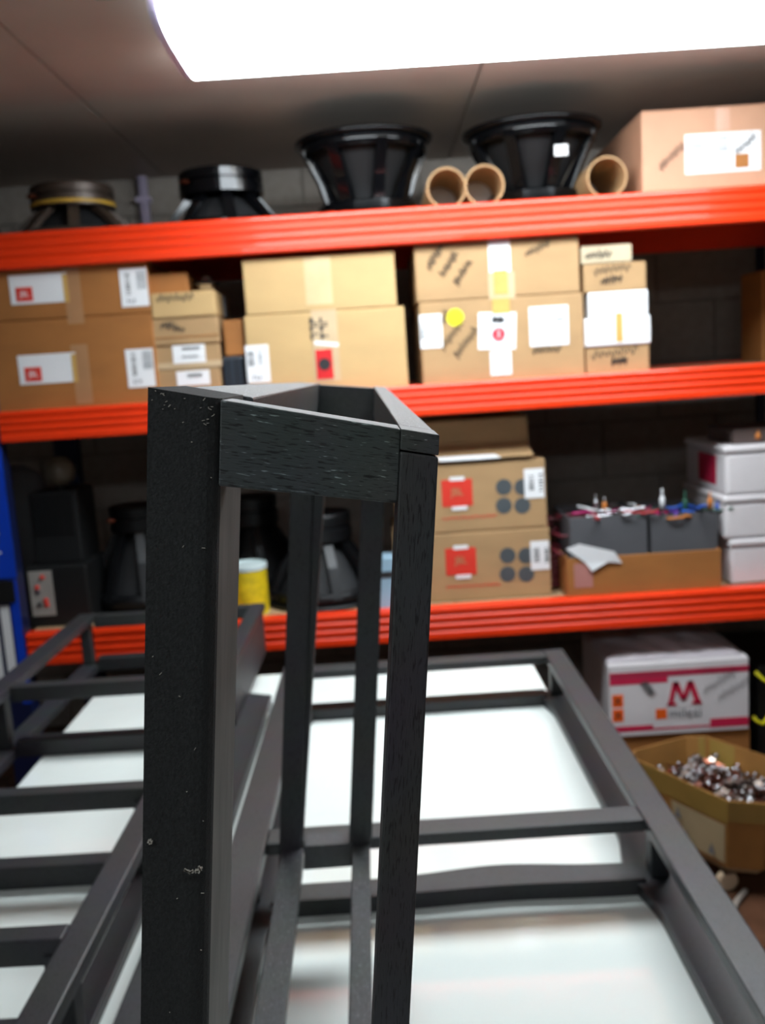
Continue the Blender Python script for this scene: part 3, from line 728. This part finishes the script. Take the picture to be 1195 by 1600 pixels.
for i in range(10):
    c = PY(random.uniform(862, 884), random.uniform(812, 872), YO+.09)
    lead(c.x-.01, c.y+.1, c.z, 2.0, mat('maroon_lead', rgb(90, 22, 34), .5), 'maroon leads left of the open carton', 'maroon lead hanging by the left side of the open carton')
# shelf clutter on the floor of shelf for leads: cable basket
cb = PY(872, 900, YO+.1)
tag(raw('cable_coil', *merge([tube([(cb.x-.01+.028*math.cos(a*.5)*(1+k*.03), YO+.2+.07*math.sin(a*.5), Z3+.02+k*.02+.004*math.sin(a)) for a in range(13)], .008, 6) for k in range(7)]), mat('maroon_lead', (0, 0, 0, 1)), None, origin=(cb.x, YO+.2, Z3)), 'coiled maroon cable between the printed cartons and open carton', 'cable')

# right white boxes
G = 'white boxes stacked at the right of the third shelf'
def wbox(label, x0, ytop, Y, zb, red=False):
    t = carton('white_box', label, x0, x0+150, ytop+14, Y, .4, zb, FOAM, G, bevel=.012, seam=False)
    xa = PY(x0, ytop+40, Y).x; xb = PY(x0+150, ytop+40, Y).x; zt = t['zt']
    bev(box('lid', xa-.006, xb+.006, Y-.006, Y+.406, zt, zt+.024, FOAM, t), .008, 3)
    t['zt'] = zt+.0245
    if red:
        o = raw('red_label', boxv(xa-.0012, xa-.0002, Y+.09, Y+.26, zt-.115, zt-.015), BF, PINK, t)
    return t
a = wbox('white lidded box, bottom of the stack of three at the right', 1142, 836, 3.06, Z3)
a = wbox('white lidded box, middle of the stack of three at the right', 1132, 768, 3.06, a['zt'])
a = wbox('white lidded box with dark red label on its side, top of the stack of three', 1134, 690, 3.06, a['zt'], True)
t = carton('slim_carton', 'flat grey-brown folder lying on the white boxes', 1146, 1290, 668, 3.1, .25, a['zt'], mat('greybrown', rgb(96, 80, 76), .7), None)
plug(1184, 672, 3.075, CC[7], 'small orange plug lying on top of the white boxes', .03, CC[7])

# left dark gear
def zpx(x, y, Y): return PY(x, y, Y).z
YG = 3.1
xa, xb = PY(60, 900, YG).x, PY(136, 900, YG).x
t = thing('amplifier_box', 'black upright equipment box with grey red-button panel on the third shelf', 'equipment', ((xa+xb)/2, YG+.1, Z3))
zt = zpx(90, 885, YG)
bev(box('case', PY(40, 920, YG).x, xb, YG, YG+.25, Z3, zt, BLK, t), .006)
P = pl('control_panel', t, 48, 892, 84, 962, YG-.0006, mat('panel_grey', rgb(150, 146, 140), .5), .004)
for x_, y_, m_ in ((66, 902, RED), (58, 918, RED), (72, 938, RED), (60, 925, CHROME), (74, 945, RED), (62, 945, INK)):
    v, fc = lathe([(0, -.006), (.007, -.005), (.008, 0)], PY(x_, y_, YG-.005), 12, 'Y'); raw('button', v, fc, m_, P)
t = thing('projector_case', 'black ribbed equipment case stacked on the button-panel box', 'equipment', ((xa+xb)/2, YG+.15, zt))
zt2 = zpx(90, 768, YG+.05)
bev(box('case', PY(50, 830, YG+.05).x, PY(125, 830, YG+.05).x, YG+.05, YG+.25, zt+.0005, zt2, BLK, t), .006)
for k in range(8):
    xx = PY(56+k*8, 820, YG+.05).x; box('rib', xx, xx+.004, YG+.044, YG+.05, zt+.1, zt2-.01, BLACKM, t)
c = PY(93, 733, YG+.12); r_ = 24*3.2/f_px
t = thing('globe_lamp', 'dim cream globe on top of the black ribbed case', 'lamp', (c.x, YG+.12, zt2))
bulb = mat('cream_glass', rgb(96, 86, 72), .35)
v, fc = lathe([(0, 0), (.022, 0), (.022, .008), (.012, .012)], (c.x, YG+.12, zt2), 20); raw('neck', v, fc, BLACKM, t)
v, fc = lathe([(r_*math.sin(a*math.pi/14), r_-r_*math.cos(a*math.pi/14)+.008) for a in range(15)], (c.x, YG+.12, zt2), 28); raw('globe', v, fc, bulb, t, smooth=True)
# grey rounded back (hooded speaker) at far left
G2 = 'loudspeakers on the third shelf'
def spk3(label, xc, Y, R, ztop, rm, hm, zb=None, down=True, sh=BLACKM):
    cx = PY(xc, 880, Y).x; zb = Z3 if zb is None else zb
    return speaker(label, cx, Y, zb, R, ztop-zb, rm, hm, down, shiny=sh, group=G2)
cxx = PY(20, 800, 3.35)
t = thing('dust_cover', 'grey rounded dust cover behind the blue upright on the third shelf', 'cover', (cxx.x, 3.36, Z3))
h_ = zpx(20, 728, 3.35)-Z3
v, fc = lathe([(.14, 0), (.14, h_*.5), (.13, h_*.75), (.09, h_*.93), (.04, h_*.99), (0, h_)], (cxx.x, 3.4, Z3), 32); raw('hood', v, fc, mat('grey_cover', rgb(92, 94, 98), .6), t, smooth=True)
spk3('black loudspeaker behind the tall post on the third shelf, basket catching light', 222, 3.35, .20, zpx(220, 790, 3.3), .10, .08)
spk3('large black face-down loudspeaker seen through the upright frame', 505, 3.27, .215, zpx(500, 800, 3.27), .11, .09)
spk3('black loudspeaker with grey magnet behind the yellow tin', 400, 3.55, .19, zpx(400, 776, 3.5), .10, .10)
# yellow tin
c = PY(387, 938, 3.06); rr = 30*3.06/f_px; zt = zpx(399, 893, 3.06)
t = thing('yellow_tin', 'yellow tin with white lid behind the black frames', 'tin', (c.x, 3.06+rr, Z3))
H = max(.1, zt-Z3)
v, fc = lathe([(0, 0), (rr, 0), (rr, H), (0, H)], (c.x, 3.06+rr, Z3), 32); raw('body', v, fc, mat('tin_yellow', rgb(218, 190, 30), .4, var=.2, scale=(40, 40, 40)), t)
v, fc = lathe([(0, H), (rr*1.04, H), (rr*1.04, H+.016), (rr*.95, H+.019), (rr*.93, H+.013), (0, H+.013)], (c.x, 3.06+rr, Z3), 32); raw('lid', v, fc, mat('tin_lid', rgb(205, 220, 220), .4), t)
c = carton('small_carton', 'small pale blue carton mostly hidden by the upright frame', 590, 618, 872, 3.05, .1, Z3, mat('pale_blue', rgb(150, 180, 200), .5), None, seam=False)
pl('dark_band', c, 590, 893, 618, 903, 3.0495, INK)

# ------------------------------------------------------------------ under the rack, right
YM = 3.02
zb = PY(1060, 1142, YM).z
a = carton('cardboard_carton', 'plain brown carton on the floor beneath the white-and-crimson carton', 955, 1172, 1146, YM, .42, 0.0, CARD_DARK, None)
t = carton('chemical_carton', 'white carton with crimson bands and red M logo under the rack', 951, 1170, 1034, YM-.01, .40, a['zt'], FOAM, None)
def band(x0, y0, x1, y1, m_, nm='band', dy=.0106): return pl(nm, t, x0, y0, x1, y1, YM-dy, m_, .0008)
# bands follow the box: crimson stripes
zt = t['zt']
xa = PY(951, 1070, YM-.01).x; xb = PY(1170, 1070, YM-.01).x; zb = a['zt']; Hh = zt-zb
def bz(u0_, u1_, w0, w1, m_, nm, off=.0008, par=None):
    return box(nm, xa+(xb-xa)*u0_, xa+(xb-xa)*u1_, YM-.01-off, YM-.01-off+.0008, zb+Hh*w0, zb+Hh*w1, m_, par or t)
bz(.005, .995, .80, .885, mat('crimson_dull', rgb(170, 40, 70), .5), 'crimson_band'); bz(.005, .42, .72, .80, PINK, 'crimson_band')
bz(.005, .31, .075, .15, PINK, 'crimson_band'); bz(.72, .995, .06, .18, PINK, 'crimson_band'); bz(.31, .72, .075, .1, PINK, 'crimson_line')
for w0 in (.22, .42):
    o = bz(.02, .10, w0, w0+.17, ORANGE, 'hazard_square'); c = Vector((xa+(xb-xa)*.06, YM-.0125, zb+Hh*(w0+.085)))
    text('hazard_mark', 'X', c, .034, INK, o)
bz(.33, .41, .22, .36, ORANGE, 'orange_square')
lg = bz(.42, .63, .38, .40, FOAM, 'logo_panel')
def quad(pts): # polygon in u,w
    P = [(xa+(xb-xa)*u, zb+Hh*w2) for u, w2 in pts]; return prism(P, YM-.0125, YM-.011)
v, fc = merge([quad([(.42, .42), (.45, .42), (.495, .72), (.455, .72)]), quad([(.455, .72), (.495, .72), (.545, .46), (.515, .46)]),
               quad([(.515, .46), (.545, .46), (.60, .72), (.56, .72)]), quad([(.56, .72), (.60, .72), (.655, .42), (.615, .42)]),
               quad([(.41, .40), (.48, .40), (.475, .44), (.42, .44)]), quad([(.59, .40), (.665, .40), (.655, .44), (.595, .44)])])
o = raw('logo_letter', v, fc, mat('logo_crimson', rgb(190, 20, 60), .5), t); o['label'] = 'red letter M logo'
text('lettering', 'milesi', (xa+(xb-xa)*.54, YM-.0125, zb+Hh*.29), .05, INKG, t)
scribble(t, 1005, 1065, 1020, 1085, YM-.012, 1, 'small_print', r_=.0012); scribble(t, 1110, 1085, 1160, 1055, YM-.012, 2, 'handwriting', r_=.001)
# plastic bag on top
bm = bmesh.new(); bmesh.ops.create_grid(bm, x_segments=40, y_segments=24, size=1)
for v in bm.verts:
    x, y = v.co.x, v.co.y; e = max(abs(x), abs(y)); k = (1-e**4)
    v.co = Vector((x*(xb-xa)*.48, y*.18, .004+k*(.032+.012*math.sin(x*5+y*3)*math.sin(y*4)+.006*math.sin(x*17+y*9))))
me = bpy.data.meshes.new('plastic_bag'); bm.to_mesh(me); bm.free()
for p in me.polygons: p.use_smooth = True
o = link('plastic_bag', me, mat('bag_plastic', rgb(205, 196, 202), .3, var=.1)); o.location = ((xa+xb)/2-.01, YM+.19, zt)
sd = o.modifiers.new('thick', 'SOLIDIFY'); sd.thickness = .002
tag(o, 'crumpled pale plastic bag lying on the white-and-crimson carton', 'bag')
# dark case with yellow strap at far right
c = PY(1184, 1100, 3.1)
t = thing('tool_case', 'black case with yellow strap at the right edge under the rack', 'case', (c.x+.17, 3.25, 0))
bev(box('case', c.x, c.x+.35, 3.1, 3.5, 0, PY(1190, 1040, 3.1).z, BLK, t), .01)
v, fc = tube([PY(1176, 1120, 3.07), PY(1184, 1128, 3.06), PY(1192, 1131, 3.06), PY(1200, 1120, 3.07), PY(1206, 1070, 3.07), PY(1192, 1062, 3.07), PY(1180, 1050, 3.08)], .006, 8); raw('strap', v, fc, YEL, t, smooth=True)

# ------------------------------------------------------------------ crate of metal fittings
ZR = .30; ZK = .085
rim = [PZ(985, 1183, ZR), PZ(1138, 1252, ZR), PZ(1200, 1256, ZR), PZ(1275, 1225, ZR), PZ(1270, 1205, ZR), PZ(1103, 1150, ZR), PZ(1070, 1150, ZR), PZ(990, 1172, ZR)]
cen = sum(rim, Vector())/len(rim)
base = [Vector((cen.x+(p.x-cen.x)*.88, cen.y+(p.y-cen.y)*.88, ZK)) for p in rim]
t = thing('fittings_crate', 'tapering brown cardboard crate of metal fittings on the floor at the right', 'crate', (cen.x, cen.y, ZK))
CR = mat('crate_card', rgb(160, 112, 56), .6, var=.15, scale=(10, 10, 10))
n = len(rim); OLIVE = mat('olive_tape', rgb(160, 130, 66), .35)
for i in range(n):
    a, b = base[i], base[(i+1) % n]; c, d = rim[(i+1) % n], rim[i]
    ins = [p+(cen-p).normalized()*.006 for p in (a, b, c, d)]
    raw('side_wall', [a, b, c, d]+ins, BF, CR, t)
v, fc = prismz([(p.x, p.y) for p in base], ZK, ZK+.006); raw('base', v, fc, CR, t)
def strip(i, u0_, u1_, w0, w1, m_, nm, inner=False):
    a, b, c, d = base[i], base[(i+1) % n], rim[(i+1) % n], rim[i]
    f_ = lambda u, w_: (a*(1-u)+b*u)*(1-w_)+(d*(1-u)+c*u)*w_
    nn = (b-a).cross(d-a).normalized(); mid = f_(.5, .5)
    if (nn.dot(mid-cen) < 0) != inner: nn = -nn
    off = .007 if inner else .001
    q = [f_(u0_, w0), f_(u1_, w0), f_(u1_, w1), f_(u0_, w1)]
    return raw(nm, [p+nn*off for p in q]+[p+nn*(off+.0008) for p in q], BF, m_, t)
strip(0, .0, 1, .66, .99, OLIVE, 'tape'); strip(1, 0, 1, .7, .99, OLIVE, 'tape'); strip(5, .4, .1, .3, .99, OLIVE, 'tape', True); strip(4, .7, .95, .1, .99, OLIVE, 'tape', True)
o = strip(0, .42, .97, .05, .62, mat('old_label', rgb(186, 168, 132), .6), 'paper_label'); o['label'] = 'stained pale paper label'
a, b, c, d = base[0], base[1], rim[1], rim[0]
for u_, w_ in ((.5, .5), (.58, .2), (.85, .2)):
    p = (a*(1-u_)+b*u_)*(1-w_)+(d*(1-u_)+c*u_)*w_; nn = Vector((-(b-a).y, (b-a).x, 0)).normalized()
    if nn.dot(p-cen) < 0: nn = -nn
    e1 = (b-a).normalized()*.012; e2 = Vector((0, 0, .016)); q = [p-e1-e2, p+e1-e2, p+e2]
    q = [x+nn*.008 for x in q]; raw('grey_mark', q+[x+nn*.001 for x in q], [(0, 1, 2), (3, 4, 5), (0, 1, 4, 3), (1, 2, 5, 4), (2, 0, 3, 5)], INKG, t)
# fittings
def fitting(p, mtl, i):
    L_ = random.uniform(.055, .10); wd = .009; a = random.uniform(0, 6.28); tl = random.uniform(-.45, .45)
    R = Matrix.Translation(Vector(p)) @ Matrix.Rotation(a, 4, 'Z') @ Matrix.Rotation(tl, 4, 'Y') @ Matrix.Rotation(random.uniform(-.6, .6), 4, 'X') @ Matrix.Translation((-L_/2, 0, 0))
    prof = [(0, 0), (L_*.5, .004), (L_*.7, .016), (L_, .014), (L_, .019), (L_*.66, .021), (L_*.46, .009), (0, .005)]
    v, fc = prism(prof, -wd, wd); vs1 = [R @ Vector(x) for x in v]
    p = Vector(p)
    t = thing('metal_fitting', 'bent metal fitting in the pile inside the brown crate', 'fitting', p, 'metal fittings heaped in the crate')
    raw('bracket', vs1, fc, mtl, t)
    v, fc = lathe([(0, -.003), (.0055, -.002), (.006, .004), (.004, .007), (0, .008)], (L_*.9, 0, .018), 12)
    raw('screw_boss', [R @ Vector(x) for x in v], fc, CHROME, t, smooth=True)
zpile = ZR-.075
ax = (rim[3]-rim[0]); 
fill = [Vector((cen.x+(p.x-cen.x)*.85, cen.y+(p.y-cen.y)*.85, zpile-.02)) for p in rim]
v, fc = prismz([(p.x, p.y) for p in fill], ZK+.006, zpile-.01)
o = raw('packing_paper', v, fc, mat('dark_scrap', rgb(70, 52, 44), .6, var=.4, scale=(60, 60, 60), metal=.5), t); o['kind'] = 'stuff'
for i in range(110):
    a, b = random.random(), random.random()
    p0 = rim[0]*(1-a)+rim[3]*a; q0 = rim[7]*(1-a)+rim[4]*a
    k = random.randrange(n); s = math.sqrt(random.random())*.66
    e = rim[k]*(1-b)+rim[(k+1) % n]*b
    p = Vector((cen.x+(e.x-cen.x)*s, cen.y+(e.y-cen.y)*s, zpile+random.uniform(0, .035)*(1.2-s)))
    fitting(p, random.choice([STEEL, STEEL, CHROME, COPPER]), i)
# dolly under the crate
t2 = thing('wheeled_board', 'small wheeled board carrying the brown crate', 'dolly', (cen.x, cen.y, 0))
inn = [Vector((cen.x+(p.x-cen.x)*.78, cen.y+(p.y-cen.y)*.78, 0)) for p in rim]
v, fc = prismz([(p.x, p.y) for p in inn], .062, ZK-.0005); raw('board', v, fc, BOARD, t2)
cas = mat('pale_caster', rgb(215, 190, 160), .4)
for k in (0, 1, 3, 5):
    p = inn[k]*.97+cen*.03; c = Vector((p.x, p.y, .031))
    v, fc = lathe([(0, -.012), (.024, -.012), (.030, -.007), (.030, .007), (.024, .012), (0, .012)], c, 24, 'Y'); raw('caster_wheel', v, fc, cas, t2, smooth=False)
    box('caster_fork', c.x-.014, c.x+.014, c.y-.018, c.y+.018, .058, .0625, STEEL, t2)
# pale tube added in place of a curved reflection on the floor
pts = [PZ(x, y, .009) for x, y in ((1165, 1392), (1150, 1410), (1143, 1432), (1150, 1452), (1164, 1470), (1172, 1492), (1168, 1520))]
v, fc = tube(pts, .009, 8); tag(raw('floor_reflection', v, fc, mat('pale_reflection', rgb(150, 140, 132), .35), None, origin=(pts[0].x, pts[0].y, 0), smooth=True), 'pale grey arc standing in for a reflection on the brown floor at the right', 'reflection')
